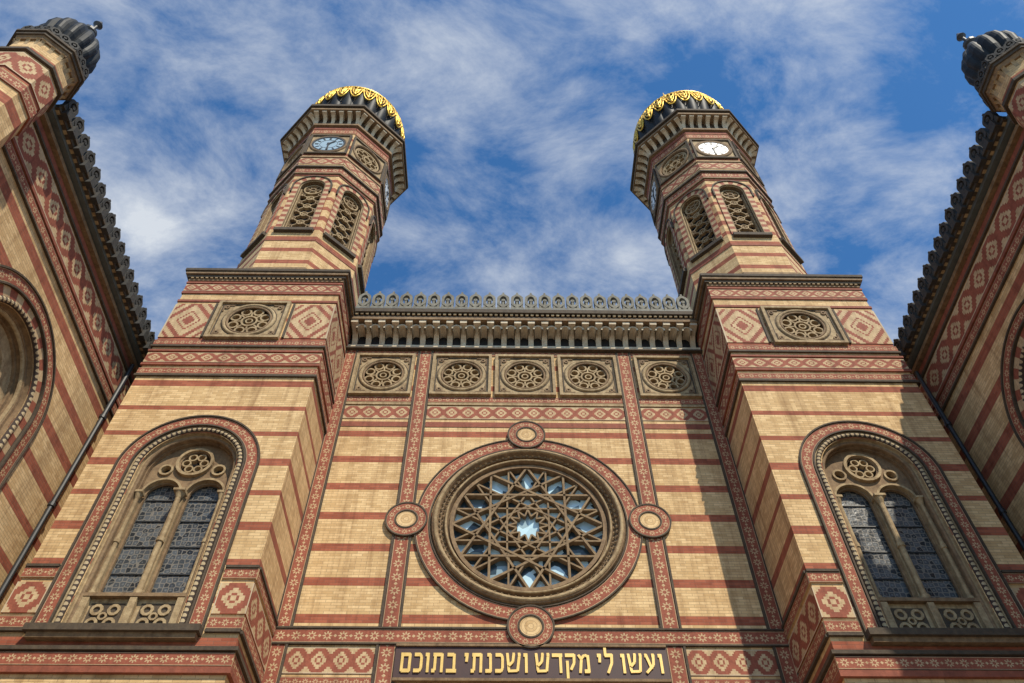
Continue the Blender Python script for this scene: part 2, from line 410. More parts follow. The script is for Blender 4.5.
# ---------- central facade
B=MB(); M='brick_central'
RC=14.58; RR=2.30
wall_hole(B,F,-3.13,3.13,11.5,18.1,0,RR,RC,None,M,0,40)
quad(B,F,-CW,-3.13,11.5,18.1,0,M); quad(B,F,3.13,CW,11.5,18.1,0,M)
quad(B,F,-CW,CW,18.1,19.22,0,M); quad(B,F,-CW,CW,21.15,22.3,0,M)
xs=[-4.35,-1.95,0,1.95,4.35]
edges=[-CW,-3.13,-.975,.975,3.13,CW]
for i,cx in enumerate(xs):
    wall_hole(B,F,edges[i],edges[i+1],19.22,21.15,cx,.64,20.18,None,M,0,20)
wall_hole(B,F,-3,3,0,10.35,0,1.7,4.6,0,M,0); quad(B,F,-CW,-3,0,10.35,0,M); quad(B,F,3,CW,0,10.35,0,M); quad(B,F,-CW,CW,10.35,11.5,0,M)
B.build('central_wall',syn)
B=MB()
ap=archpath(0,4.6,0); sweep(B,F,ap,[(1.7,0),(1.7,-.6)],'stone_brown'); bandsweep(B,F,ap,1.72,2.05,.05,'tile_star')
fill(B,F,0,1.7,4.6,0,-.6,'wood'); fbox(B,F,-.04,.04,0,4.6,-.6,-.54,'black_iron'); fbox(B,F,-1.7,1.7,4.4,4.6,-.6,-.5,'stone')
B.build('portal_door',syn)
B=MB()
for i,cx in enumerate(xs): medallion(B,F,cx,20.18,1.80,1.84,.62)
B.build('medallion_windows',syn)
# bands
B=MB(); T='tile_star'
for s in(-1,1):
    for (c,w) in ((3.13,.38),(5.50,.33)):
        segs=[(9.4,11.15),(11.59,21.35)] 
        for z0,z1 in segs:
            a=s*c
            fbox(B,F,a-w/2,a+w/2,z0,z1,0,.035,T,True)
            for e in(-1,1): fbox(B,F,a+e*(w/2+.025)-.025,a+e*(w/2+.025)+.025,z0,z1,0,.06,'stone_dark')
    inn=(3.37,5.285)
    a0,a1=(inn if s>0 else (-inn[1],-inn[0]))
    fbox(B,F,a0,a1,18.97,19.2,0,.03,T,True); fbox(B,F,a0,a1,18.28,18.80,0,.02,'tile_lozenge',True,4)
    fbox(B,F,a0,a1,18.84,18.93,0,.05,'stone'); fbox(B,F,a0,a1,17.95,18.15,0,.015,'red_brick_trim')
    fbox(B,F,a0,a1,10.5,11.1,0,.02,'tile_lozenge',True,4); fbox(B,F,a0,a1,10.2,10.42,0,.03,T,True)
    fbox(B,F,a0,a1,21.14,21.34,0,.03,T,True)
fbox(B,F,-2.88,2.88,18.97,19.2,0,.03,T,True); fbox(B,F,-2.88,2.88,18.28,18.80,0,.02,'tile_lozenge',True,12)
fbox(B,F,-2.88,2.88,18.84,18.93,0,.05,'stone'); fbox(B,F,-2.88,2.88,17.95,18.15,0,.015,'red_brick_trim')
fbox(B,F,-2.88,2.88,21.14,21.34,0,.03,T,True)
fbox(B,F,-CW,CW,11.2,11.54,0,.04,T,True)
fbox(B,F,-CW,CW,11.54,11.58,0,.07,'stone_dark'); fbox(B,F,-CW,CW,11.16,11.2,0,.07,'stone_dark')
fbox(B,F,-CW,CW,9.0,9.3,0,.04,T,True); fbox(B,F,-CW,CW,9.32,9.4,0,.12,'stone')
def knot(cx,cz,t0,r=.50):
    # interlaced loop of the ribbon with the wall showing through its eye
    n=40; pth=[]
    for i in range(n+1):
        t=t0-2*PI*i/n; pth.append((cx,cz,math.cos(t),math.sin(t)))
    bandsweep(B,F,pth,r-.21,r,.092,T,.24)
    for rr in(r,r-.245): sweep(B,F,pth,[(rr,0),(rr,.11),(rr+.035,.11),(rr+.035,0)],'stone_dark')
    ring(B,F,cx,cz,.001,r-.25,0,.087,'brick_plain',24)
MATS['brick_plain']=None
brickmat('brick_plain',0,0,0)
p=circpath(0,RC,72)
bandsweep(B,F,p,2.50,2.84,.05,T,.30)
for r in(2.84,2.47): sweep(B,F,p,[(r,0),(r,.08),(r+.03,.08),(r+.03,0)],'stone_dark')
for cx,cz,t in((0,RC+3.02,-PI/2),(0,RC-2.98,PI/2),(-3.07,RC,0),(3.07,RC,PI)): knot(cx,cz,t)
B.build('ornamental_tile_bands',syn)
# rose window
B=MB()
sweep(B,F,p,[(2.46,.0),(2.42,.12),(2.34,.17),(2.28,.11),(2.25,.02),(2.2,.02),(2.2,-.06),(2.14,-.06),(2.11,.03),(2.07,.05),(2.04,-.02),(2.02,-.12),(1.99,-.12),(1.98,-.45)],'stone_brown')
torus(B,F,p,2.34,.05,.13,'stone',5); torus(B,F,p,2.08,.03,.03,'stone',4)
for i in range(84):
    a=2*PI*i/84
    for rr,dd,s in((2.235,.05,.045),(2.165,-.03,.035)):
        c=F.P(rr*math.cos(a),RC+rr*math.sin(a),dd)
        for q in range(4):
            t0,t1=q*PI/2,(q+1)*PI/2
            e=lambda t:c+F.t*math.cos(t)*s+Z*math.sin(t)*s
            B.face([e(t0),e(t1),c+F.n*s*1.2],'stone')
fill(B,F,0,2.0,RC,None,-.27,'rose_glass',40)
R1=1.93; TS='tracery_stone'
def pt(r,k,n=12,o=0): t=2*PI*(k+o)/n+PI/2; return (r*math.cos(t),RC+r*math.sin(t))
for k in range(12):
    bar(B,F,pt(R1,k),pt(R1,k+4),.058,-.26,-.08-.004*(k%3),TS)
    bar(B,F,pt(R1,k,12,.5),pt(.98,k,12,0),.045,-.26,-.10,TS); bar(B,F,pt(R1,k,12,.5),pt(.98,k+1,12,0),.045,-.26,-.103,TS)
    # inner twelve-pointed star
    bar(B,F,pt(1.06,k),pt(1.06,k+4),.045,-.26,-.112-.004*(k%3),TS)
    bar(B,F,pt(.52,k,12,0),pt(.30,k,12,.5),.042,-.26,-.125,TS); bar(B,F,pt(.52,k+1,12,0),pt(.30,k,12,.5),.042,-.26,-.128,TS)
ring(B,F,0,RC,1.89,1.985,-.29,-.05,'stone_brown',60)
B.build('rose_window',syn)
# cornice + crest
B=MB()
fbox(B,F,-CW,CW,21.42,21.56,0,.12,'stone_light'); fbox(B,F,-CW,CW,21.36,21.42,0,.16,'stone_dark')
nC=26; st=2*CW/nC
for i in range(nC):
    a=-CW+st*(i+.5)
    corbel(B,F,a,.17,21.60,22.10,.02,.56,'stone_light'); fbox(B,F,a-.11,a+.11,22.10,22.22,0.02,.62,'stone_light')
    if i<nC-1:
        pp=archpath(a+st/2,21.98,21.96,8); sweep(B,F,pp,[(.11,.02),(.11,.50),(.17,.50),(.17,.02)],'stone_light')
fbox(B,F,-CW,CW,21.56,22.22,0,.015,'void_shade')  # near-black sheet on the solid wall, paints the shade between corbels
fbox(B,F,-CW,CW,22.22,22.32,0,.66,'stone_brown'); fbox(B,F,-CW,CW,22.32,22.42,0,.64,'stone_dark')
nb=68
for i in range(nb):
    a=-CW+2*CW*(i+.5)/nb; fbox(B,F,a-.045,a+.045,22.43,22.51,0,.69,'stone')
fbox(B,F,-CW,CW,22.52,22.70,-.6,.74,'stone_dark')
fbox(B,F,-CW,CW,22.705,22.78,-.2,.70,'roof_metal')
B.build('central_cornice',syn)
B=MB(); nA=24
for i in range(nA):
    a=-CW+.15+(2*CW-.3)*(i+.5)/nA; antefix(B,F,a,22.78,.62,.48,h=1.75,th=.14)
B.build('roof_cresting',syn)
# sign
B=MB()
fbox(B,F,-2.93,2.93,10.37,11.10,0,.07,'sign_board')
for (a0,a1,z0,z1) in ((-2.93,2.93,11.10,11.155),(-2.93,2.93,10.31,10.37)): fbox(B,F,a0,a1,z0,z1,0,.11,'stone_brown')
B.build('inscription_board',syn)
# Hebrew letters as gilded relief strokes  (width, strokes[(x,z)...])
LET={
'ו':(.22,[[(0,.92),(.20,.92)],[(.16,1),(.16,0)]]),
'י':(.22,[[(0,.92),(.20,.92)],[(.17,1),(.13,.55)]]),
'ע':(.60,[[(0,.93),(.14,.93)],[(.09,.97),(.36,.22)],[(.42,.93),(.58,.93)],[(.53,.97),(.47,.42),(.02,.02)]]),
'ש':(.82,[[(-.02,.93),(.13,.93)],[(.06,.97),(.15,.10)],[(.10,.08),(.66,.10)],[(.66,.08),(.78,.97)],[(.68,.93),(.84,.93)],[(.36,.93),(.50,.93)],[(.44,.97),(.38,.55),(.14,.34)]]),
'ל':(.50,[[(.0,1.38),(.14,1.38)],[(.08,1.42),(.08,.90)],[(.04,.92),(.50,.92)],[(.46,.97),(.42,.50),(.16,.0)]]),
'מ':(.64,[[(0,.95),(.16,.72)],[(.18,.80),(.06,.0)],[(.14,.72),(.36,.93),(.54,.86)],[(.56,.92),(.58,.04)],[(.32,.08),(.64,.08)]]),
'ק':(.58,[[(-.02,.92),(.54,.92)],[(.53,.97),(.50,.50),(.30,.16)],[(.10,.62),(.10,-.36)]]),
'ד':(.58,[[(-.02,.92),(.60,.92)],[(.48,.97),(.48,0)]]),
'נ':(.36,[[(.10,.92),(.32,.92)],[(.29,.96),(.31,.04)],[(0,.08),(.35,.08)]]),
'ת':(.64,[[(.04,.92),(.58,.92)],[(.57,.97),(.57,0)],[(.17,.92),(.16,.10)],[(-.02,.08),(.18,.08)]]),
'ב':(.58,[[(.04,.92),(.44,.92)],[(.45,.96),(.46,.06)],[(0,.08),(.60,.08)]]),
'כ':(.48,[[(.03,.92),(.38,.92)],[(.36,.95),(.45,.78),(.45,.22),(.36,.05)],[(.02,.08),(.38,.08)]]),
'ם':(.58,[[(0,.92),(.56,.92)],[(.54,.96),(.54,.04)],[(.08,.08),(.56,.08)],[(.09,.92),(.09,.04)]]),
}
txt='ועשו לי מקדש ושכנתי בתוכם'[::-1]
GAP=.20; SP=.28
tot=sum((SP if ch==' ' else LET[ch][0]+GAP) for ch in txt)-GAP
W_=5.6; kx=W_/tot; kz=.44; x=-W_/2; z0=10.50
B=MB()
for ch in txt:
    if ch==' ': x+=SP*kx; continue
    w,st_=LET[ch]; q=0
    for s_ in st_:
        for a,b in zip(s_,s_[1:]):
            horiz=abs(b[1]-a[1])<.02
            q+=1
            bar(B,F,(x+a[0]*kx,z0+a[1]*kz),(x+b[0]*kx,z0+b[1]*kz),.082 if horiz else .058,.07,.090+.0025*q,'sign_gold')
    x+=(w+GAP)*kx
B.build('hebrew_inscription',syn)
B=MB()
fbox(B,F,-CW,CW,0,22.3,-24,-1.0,'brick_central'); fbox(B,F,-CW,CW,22.31,22.69,-24,-.65,'roof_metal')
fbox(B,F,-12,-10.6,0,18,-24,-.3,'brick_central'); fbox(B,F,10.6,12,0,18,-24,-.3,'brick_central')
B.build('nave_body',syn)

# ---------- pavilions (blocks) with towers
def block(mir):
    B=MB(mir); O=Fr((-BX,BY,0),(0,-1,0)); H=(BW1-BW0)/2; M='brick_block'
    zs,zb,R=14.43,10.2,1.12
    wall_hole(B,O,-H,H,9.7,16.9,0,R,zs,zb,M); quad(B,O,-H,H,0,9.7,0,M); quad(B,O,-H,H,16.9,19.2,0,M)
    wall_hole(B,O,-H,H,19.2,20.95,0,.66,20.08,None,M); quad(B,O,-H,H,20.95,22.5,0,M)
    SI=Fr((-BW0,BY,0),(1,0,0)); SO=Fr((-BW1,BY,0),(-1,0,0))
    D1=2.1; D2=4.9
    quad(B,SI,0,D2,0,22.5,0,M); quad(B,SO,-D2,0,0,22.5,0,M)
    B.build('pavilion_wall',syn)
    B=MB(mir)
    def wrap(z0,z1,d,mat,band=False,cell=None,front=None):
        w=z1-z0
        def n(L): return max(1,round(L/(cell or w))) if band else None
        if front is None: fbox(B,O,-H-d,H+d,z0,z1,0,d,mat,band,n(2*H))
        else:
            for a0,a1 in front: fbox(B,O,a0,a1,z0,z1,0,d,mat,band,n(a1-a0))
        fbox(B,SI,0,D1,z0,z1,0,d,mat,band,n(D1)); fbox(B,SO,-D2,0,z0,z1,0,d,mat,band,n(D2))
    wrap(21.58,21.92,.03,'tile_lozenge',True,.40); wrap(21.44,21.54,.04,'red_brick_trim'); wrap(21.96,22.04,.05,'red_brick_trim')
    wrap(21.02,21.12,.03,'red_brick_trim')
    sd=[(-H-.02,-1.14),(1.14,H+.02)]
    for a0,a1 in sd: fbox(B,O,a0,a1,19.3,20.9,0,.02,'tile_big_lozenge',True,1)
    fbox(B,SI,.0,D1,19.3,20.9,0,.02,'tile_big_lozenge',True,2); fbox(B,SO,-D2,0,19.3,20.9,0,.02,'tile_big_lozenge',True,4)
    for a in(-1.14,1.14): fbox(B,O,a-.03,a+.03,19.3,20.9,0,.06,'stone_dark')
    wrap(18.95,19.17,.03,'tile_star',True); wrap(18.86,18.93,.06,'stone_dark')
    wrap(18.2,18.60,.03,'tile_lozenge',True,.45); wrap(18.65,18.72,.05,'red_brick_trim'); wrap(18.07,18.15,.05,'red_brick_trim')
    wrap(17.72,17.95,.035,'tile_star',True); wrap(17.62,17.69,.06,'stone_dark')
    fr=[(-H-.03,-1.70),(1.70,H+.03)]
    wrap(11.35,11.6,.04,'tile_star',True,None,fr); wrap(11.6,11.66,.07,'stone_dark',front=fr)
    wrap(10.55,11.25,.03,'tile_lozenge',True,.72,fr); wrap(10.22,10.48,.04,'tile_star',True,None,fr); wrap(10.14,10.2,.07,'stone_dark',front=fr)
    wrap(9.45,9.72,.05,'tile_star',True); wrap(9.74,9.82,.10,'stone_dark'); wrap(9.3,9.42,.08,'red_brick_trim')
    medallion(B,O,0,20.08,2.05,1.70,.64,.05,8)
    def slab(z0,z1,d,mat): fbox(B,O,-H-d,H+d,z0,z1,-4.9-d,d,mat)
    slab(22.12,22.24,.04,'stone_brown'); slab(22.241,22.34,.10,'stone_dark'); slab(22.341,22.46,.16,'stone_brown'); slab(22.461,22.58,.20,'stone_dark'); slab(22.581,22.64,.15,'roof_metal')
    k=32
    for i in range(k):
        a=-H+2*H*(i+.5)/k; fbox(B,O,a-.04,a+.04,22.19,22.238,.04,.09,'stone')
    B.build('pavilion_bands_and_cornice',syn)
    B=MB(mir); p=archpath(0,zs,zb,36)
    bandsweep(B,O,p,1.34,1.62,.05,'tile_star')
    for r in(1.62,1.30): sweep(B,O,p,[(r,0),(r,.085),(r+.04,.085),(r+.04,0)],'stone_dark')
    sweep(B,O,p,[(1.30,.02),(1.27,.02),(1.26,0)],'stone')
    torus(B,O,p,1.20,.06,.0,'bead',5,True,.12)
    sweep(B,O,p,[(1.14,.01),(1.13,-.10),(1.09,-.10),(1.09,-.2)],'stone')
    torus(B,O,p,1.06,.045,-.13,'stone_brown',5); sweep(B,O,p,[(1.03,-.12),(1.03,-.24),(1.0,-.24),(1.0,-.55)],'stone_brown')
    fill(B,O,0,1.03,zs,zb,-.5,'leaded_glass')
    ZL=13.85; ZR=14.83
    hi=lambda x: zs+math.sqrt(max(0,1.02**2-x*x))
    holes=[hc(0,ZR,.39),ha(-.50,ZL,10,.42),ha(.50,ZL,10,.42),hc(-.62,ZR-.23,.15),hc(.62,ZR-.23,.15)]
    plate(B,O,-1.0,1.0,lambda x:ZL-.1,hi,holes,-.34,'stone_brown',90)
    ring(B,O,0,ZR,.37,.44,-.5,-.25,'stone',28); ring(B,O,0,ZR,.34,.37,-.5,-.31,'stone_brown',28)
    for i in range(6):
        a=2*PI*i/6; ring(B,O,.21*math.cos(a),ZR+.21*math.sin(a),.075,.11,-.45,-.32,'stone',12)
    for s in(-1,1):
        q=archpath(s*.50,ZL,11.1,16); sweep(B,O,q,[(.42,-.5),(.42,-.27),(.475,-.27),(.475,-.35)],'stone')
        sweep(B,O,q,[(.37,-.45),(.37,-.38),(.42,-.38)],'stone_brown')
        colonette(B,O,s*.95,11.1,ZL,-.24,.05)
        ring(B,O,s*.62,ZR-.23,.12,.17,-.45,-.29,'stone',14)
        for z_ in (11.8,12.5,13.2,13.8): fbox(B,O,s*.50-.37,s*.50+.37,z_-.012,z_+.012,-.5,-.47,'black_iron')
    colonette(B,O,0,11.1,ZL,-.20,.065)
    fbox(B,O,-1.03,1.03,10.2,11.02,-.5,-.22,'stone'); fbox(B,O,-1.05,1.05,11.02,11.1,-.5,-.10,'stone_brown')
    for s in(-1,1):
        c=s*.5; fbox(B,O,c-.34,c+.34,10.30,10.92,-.3,-.212,'stone_dark')
        for dx in(-.17,.17):
            for dz in(-.15,.15): ring(B,O,c+dx,10.61+dz,.07,.13,-.3,-.18,'stone',10)
        ring(B,O,c,10.61,.05,.09,-.3,-.17,'stone',10)
    for a in(-.95,0,.95): fbox(B,O,a-.07,a+.07,10.2,11.0,-.22,-.11,'stone')
    fbox(B,O,-1.66,1.66,10.06,10.2,-.5,.24,'stone_dark'); fbox(B,O,-1.6,1.6,9.95,10.06,0,.16,'stone_brown')
    B.build('pavilion_arched_window',syn)

def tower(mir):
    c=(-BX+.01,.35); ap=2.08; T8=math.tan(PI/8); M='brick_tower'
    B=MB(mir)
    octring(B,c,22.55,23.2,2.2,'brick_tower'); octring(B,c,23.2,23.30,2.24,'stone_brown')
    B2=MB(mir)
    for k in range(8):
        n=(math.sin(k*PI/4),-math.cos(k*PI/4),0); F=Fr((c[0]+n[0]*ap,c[1]+n[1]*ap,0),n); w=ap*T8
        wall_hole(B,F,-w,w,23.3,30.6,0,.47,29.2,25.9,M,0,18)
        p=archpath(0,29.2,25.9,18)
        bandsweep(B2,F,p,.50,.70,.05,'voussoir',.36)
        sweep(B2,F,archpath(0,29.2,28.7,18),[(.70,0),(.70,.09),(.755,.09),(.755,0)],'stone_dark')
        sweep(B2,F,p,[(.50,.05),(.47,.05),(.47,-.5)],'stone_brown')
        torus(B2,F,p,.465,.025,-.02,'stone',4)
        fill(B2,F,0,.48,29.2,25.9,-.48,'void_shade',12)
        fbox(B2,F,-.68,.68,25.74,25.9,-.2,.14,'stone_dark')
        z=25.9; hgt=.60
        while z<29.1:
            for s in(-1,1):
                bar(B2,F,(-s*.40,z),(s*.40,z+hgt),.04,-.30,-.18-.004*(s+1),'stone')
            ring(B2,F,0,z+hgt/2,.11,.155,-.30,-.17,'stone',10)
            for s in(-1,1): ring(B2,F,s*.36,z+hgt,.09,.13,-.30,-.175,TS,10)
            z+=hgt
        ring(B2,F,0,29.22,.30,.36,-.30,-.14,'stone',20); ring(B2,F,0,29.22,.08,.13,-.30,-.14,TS,10)
        for i in range(6): 
            t=PI*i/3; bar(B2,F,(.13*math.cos(t),29.22+.13*math.sin(t)),(.31*math.cos(t),29.22+.31*math.sin(t)),.04,-.30,-.16,TS)
        for s in(-1,1): bar(B2,F,(s*.43,25.9),(s*.43,29.2),.04,-.3,-.12,'stone')
        fbox(B2,F,-w,w,25.2,25.32,0,.02,'red_brick_trim'); fbox(B2,F,-w,w,30.05,30.13,0,.03,'red_brick_trim')
    octring(B,c,30.25,30.65,2.14,'tile_star',True); octring(B,c,30.65,30.75,2.22,'stone_dark')
    octring(B,c,30.16,30.25,2.16,'stone_brown')
    ap2=2.16; CZ=32.72
    for k in range(8):
        n=(math.sin(k*PI/4),-math.cos(k*PI/4),0); F=Fr((c[0]+n[0]*ap2,c[1]+n[1]*ap2,0),n); w=ap2*T8
        wall_hole(B,F,-w,w,30.75,34.5,0,.66,CZ,None,'brick_tower',0,18)
        fbox(B2,F,-w,w,30.95,31.45,0,.02,'tile_lozenge',True,3); fbox(B2,F,-w,w,31.5,31.58,0,.05,'stone_brown')
        fbox(B2,F,-w,w,33.85,34.2,0,.03,'tile_star',True); fbox(B2,F,-w,w,34.25,34.45,0,.04,'red_brick_trim')
        for (a0,a1,z0,z1) in ((-.86,.86,CZ+.8,CZ+.88),(-.86,.86,CZ-.88,CZ-.8),(-.86,-.78,CZ-.8,CZ+.8),(.78,.86,CZ-.8,CZ+.8)):
            fbox(B2,F,a0,a1,z0,z1,0,.09,'stone_dark')
        wall_hole(B2,F,-.78,.78,CZ-.8,CZ+.8,0,.68,CZ,None,'stone',.03,18)
        cp=circpath(0,CZ,32); torus(B2,F,cp,.73,.06,.03,'stone_brown',5)
        if k%2==0:
            cl=MB(mir); cm='clock_white' if (mir or k!=0) else 'clock_sky_glare'
            fill(cl,F,0,.69,CZ,None,.06,cm,24)
            ring(cl,F,0,CZ,.62,.69,.03,.085,'black_iron' if cm=='clock_sky_glare' else 'stone_brown',36)
            ring(cl,F,0,CZ,.36,.375,.06,.068,'black_iron',30)
            for h in range(12):
                t=h*PI/6; wd=.06 if h%3 else .09
                bar(cl,F,(.42*math.sin(t),CZ+.42*math.cos(t)),(.57*math.sin(t),CZ+.57*math.cos(t)),wd,.06,.072,'black_iron')
            g=-1 if mir else 1
            bar(cl,F,(0,CZ),(g*.34*math.sin(.75),CZ+.34*math.cos(.75)),.08,.06,.09,'black_iron')
            bar(cl,F,(0,CZ),(0,CZ-.54),.055,.06,.095,'black_iron')
            ring(cl,F,0,CZ,0.001,.07,.06,.10,'black_iron',12)
            cl.build('tower_clock',syn)
        else:
            sweep(B2,F,cp,[(.66,.03),(.66,-.35)],'stone_brown'); fill(B2,F,0,.67,CZ,None,-.34,'void_shade',16)
            rosette(B2,F,0,CZ,.62,8,-.14,0,'stone')
        F0=Fr((c[0],c[1],0),n); wc=2.3*T8
        for i in range(6):
            a=-wc+2*wc*(i+.5)/6
            corbel(B2,F0,a*1.12,.15,34.68,35.08,2.28,2.62,'stone_light'); fbox(B2,F0,a*1.15-.1,a*1.15+.1,35.08,35.18,2.2,2.66,'stone_light')
    octring(B,c,34.5,34.66,2.30,'stone_brown'); octring(B,c,34.66,35.2,2.24,'stone_dark')
    octring(B,c,35.18,35.30,2.72,'stone_brown'); octring(B,c,35.30,35.40,2.66,'stone_dark'); octring(B,c,35.40,35.56,2.80,'stone_dark'); octring(B,c,35.56,35.66,2.71,'roof_metal')
    B.build('tower_shaft',syn); B2.build('tower_windows_and_trim',syn)
    B=MB(mir)
    octring(B,c,35.66,36.1,2.35,'roof_metal',ap1=2.2)
    lathe(B,c,[(2.2,36.0),(2.2,36.25),(2.1,36.3),(2.1,36.45)],'dome_metal',48)
    prof=[(1.98,36.4),(2.16,36.8),(2.32,37.3),(2.42,37.9),(2.44,38.4),(2.36,38.95),(2.2,39.5),(1.95,40.0),(1.62,40.5),(1.22,40.9),(.78,41.3),(.4,41.6),(.2,41.95),(.14,42.2)]
    prof=[(r*.97,z-.1) for r,z in prof]
    lathe(B,c,prof,'dome_metal',192,24,.07)
    B.build('dome',syn,True)
    B=MB(mir)
    def rz(z):
        for (r0,a),(r1,b) in zip(prof,prof[1:]):
            if a<=z<=b: return r0+(r1-r0)*(z-a)/(b-a)
        return .1
    def sp(t,z,o=.03): r=rz(z)+o; return (c[0]+r*math.cos(t),c[1]+r*math.sin(t),z)
    nn=24
    for i in range(nn):
        t=2*PI*(i+.5)/nn; dt=PI/nn
        for (zt,zb_,s,r) in ((39.0,37.7,1.0,.04),(38.7,38.0,.55,.035)):
            pts=[sp(t+dt*s*math.cos(PI*j/10), zt-(zt-zb_)*math.sin(PI*j/10)) for j in range(11)]
            tube(B,pts,r,'gold')
        tube(B,[sp(t,z) for z in(37.8,38.3,39.1,39.8,40.5)],.045,'gold')
        for s in(-1,1):
            tube(B,[sp(t+dt*s*q,z) for q,z in((0,38.3),(.5,38.6),(.7,38.9),(.4,39.15),(0,39.1))],.045,'gold')
            tube(B,[sp(t+dt*s*q,z) for q,z in((1,39.0),(.6,39.7),(0,40.2))],.045,'gold')
            tube(B,[sp(t+dt*s*q,z) for q,z in((1,38.8),(.75,38.5),(.95,38.3))],.04,'gold')
        for q in range(4):
            z=37.85+.27*q
            P0=sp(t,z,.03); P1=sp(t,z+.16,.03); tube(B,[P0,P1],.085-.012*q,'gold')
    tube(B,[sp(2*PI*i/48,39.1) for i in range(49)],.05,'gold')
    lathe(B,c,[(.14,42.0),(.35,42.5),(.35,42.75),(.08,43.1),(.06,43.7),(.22,43.95),(.05,44.2),(0.01,44.8)],'gold',16)
    B.build('dome_gilding',syn,True)
for mir in(False,True): block(mir); tower(mir)

# ============================================================ WINGS
def wing(mir,parent):
    X=-11.45; Y0=-8.65; Y1=-.3; F=Fr((X,0,0),(1,0,0)); M='brick_wing'
    B=MB(mir); cy=-5.0; zs=14.6; R=1.35
    wall_hole(B,F,cy-2.3,cy+2.3,9.5,17.3,cy,R,zs,9.9,M); quad(B,F,Y0,cy-2.3,9.5,17.3,0,M); quad(B,F,cy+2.3,Y1,9.5,17.3,0,M)
    quad(B,F,Y0,Y1,0,9.5,0,M); quad(B,F,Y0,Y1,17.3,19.5,0,M)
    G=Fr((X,Y0,0),(0,-1,0)); quad(B,G,-12,0,0,19.5,0,M)
    fbox(B,F,Y0,Y1,0,19.4,-12,-1.0,M); fbox(B,F,Y0-.2,Y1,19.5,19.7,-12,.25,'roof_metal')
    B.build('wing_wall',parent)
    B=MB(mir)
    def bd(z0,z1,d,mat,band=False,cell=None):
        fbox(B,F,Y0,Y1,z0,z1,0,d,mat,band,max(1,round((Y1-Y0)/(cell or (z1-z0)))) if band else None)
        fbox(B,G,-12,0,z0,z1,0,d,mat,band,max(1,round(12/(cell or (z1-z0)))) if band else None)
    bd(18.10,18.90,.03,'tile_lozenge',True,.80); bd(17.66,17.92,.04,'tile_star',True); bd(17.58,17.63,.07,'stone_dark'); bd(18.98,19.04,.07,'stone_dark'); bd(19.06,19.26,.03,'red_brick_trim')
    bd(17.97,18.05,.06,'red_brick_trim')
    bd(9.2,9.5,.04,'tile_star',True); bd(8.3,9.1,.03,'tile_lozenge',True,1.1)
    fbox(B,F,Y0,Y1,19.3,19.42,0,.14,'stone_brown'); fbox(B,F,Y0,Y1,19.62,19.72,-.2,.36,'stone_dark'); fbox(B,F,Y0,Y1,19.722,19.80,-.2,.42,'stone_dark')
    k=34
    for i in range(k):
        a=Y0+(Y1-Y0)*(i+.5)/k; corbel(B,F,a,.11,19.3,19.62,.0,.33,'stone')
    k=19
    for i in range(k):
        a=Y0+(Y1-Y0)*(i+.5)/k
        antefix(B,F,a,19.80,.34,.44,'crest_dark',.14,1.25)
        fbox(B,F,a-.10,a+.10,19.58,19.86,.36,.51,'crest_dark')
    cyl(B,(X+.12,-1.15),.06,.06,0,19.2,'black_iron',10)
    for z in range(2,19,3): cyl(B,(X+.12,-1.15),.085,.085,z,z+.1,'black_iron',10)
    B.build('wing_bands_and_cornice',parent)
    B=MB(mir); p=archpath(cy,zs,9.9,36)
    bandsweep(B,F,p,1.80,2.10,.05,'tile_star')
    for r in(2.10,1.76): sweep(B,F,p,[(r,0),(r,.085),(r+.045,.085),(r+.045,0)],'stone_dark')
    bandsweep(B,F,p,1.50,1.74,.02,'voussoir',.5)
    torus(B,F,p,1.43,.07,.02,'bead',5,True,.14)
    sweep(B,F,p,[(1.37,.02),(1.35,-.12),(1.28,-.12),(1.24,-.3),(1.16,-.3),(1.12,-.6)],'stone_brown')
    torus(B,F,p,1.26,.06,-.2,'stone',5)
    fill(B,F,cy,1.2,zs,9.9,-.55,'leaded_glass')
    hi=lambda x: zs+math.sqrt(max(0,1.15**2-(x-cy)**2))
    plate(B,F,cy-1.15,cy+1.15,lambda x:13.3,hi,[hc(cy,14.75,.62),ha(cy-.56,13.5,9,.46),ha(cy+.56,13.5,9,.46)],-.36,'stone')
    rosette(B,F,cy,14.75,.66,8,-.5,-.30,'stone')
    for s in(-1,1):
        sweep(B,F,archpath(cy+s*.56,13.5,9.9,16),[(.46,-.5),(.46,-.31),(.54,-.31),(.54,-.37)],'stone')
        colonette(B,F,cy+s*1.06,9.9,13.5,-.3,.07)
    colonette(B,F,cy,9.9,13.5,-.28,.08)
    fbox(B,F,cy-2.2,cy+2.2,9.7,9.9,-.5,.34,'stone_dark')
    B.build('wing_arched_window',parent)
    # corner turret
    B=MB(mir); c=(-11.30,Y0-.85)
    octring(B,c,0,19.72,.64,'brick_wing')
    octring(B,c,17.62,17.92,.68,'tile_star',True); octring(B,c,18.1,18.9,.67,'tile_lozenge',True,1); octring(B,c,19.0,19.1,.72,'stone_dark')
    octring(B,c,19.72,19.84,.69,'stone_brown',ap1=.73); octring(B,c,19.84,19.94,.77,'stone_dark'); octring(B,c,19.94,20.02,.81,'stone_dark')
    for k in range(8):
        n=(math.sin(k*PI/4),-math.cos(k*PI/4),0); G2=Fr((c[0],c[1],0),n)
        for a in(-.22,0,.22):
            antefix(B,G2,a,20.02,.75,.26,'crest_dark',.07,1.25)
            corbel(B,G2,a,.08,19.5,19.72,.64,.72,'stone')
    lathe(B,c,[(.6,20.0),(.52,20.15),(.42,20.4)],'dome_metal',24)
    dp=[(.42,20.35),(.56,20.5),(.68,20.8),(.72,21.1),(.68,21.4),(.55,21.7),(.35,21.95),(.17,22.15),(.08,22.35)]
    lathe(B,c,dp,'dome_metal',96,14,.15)
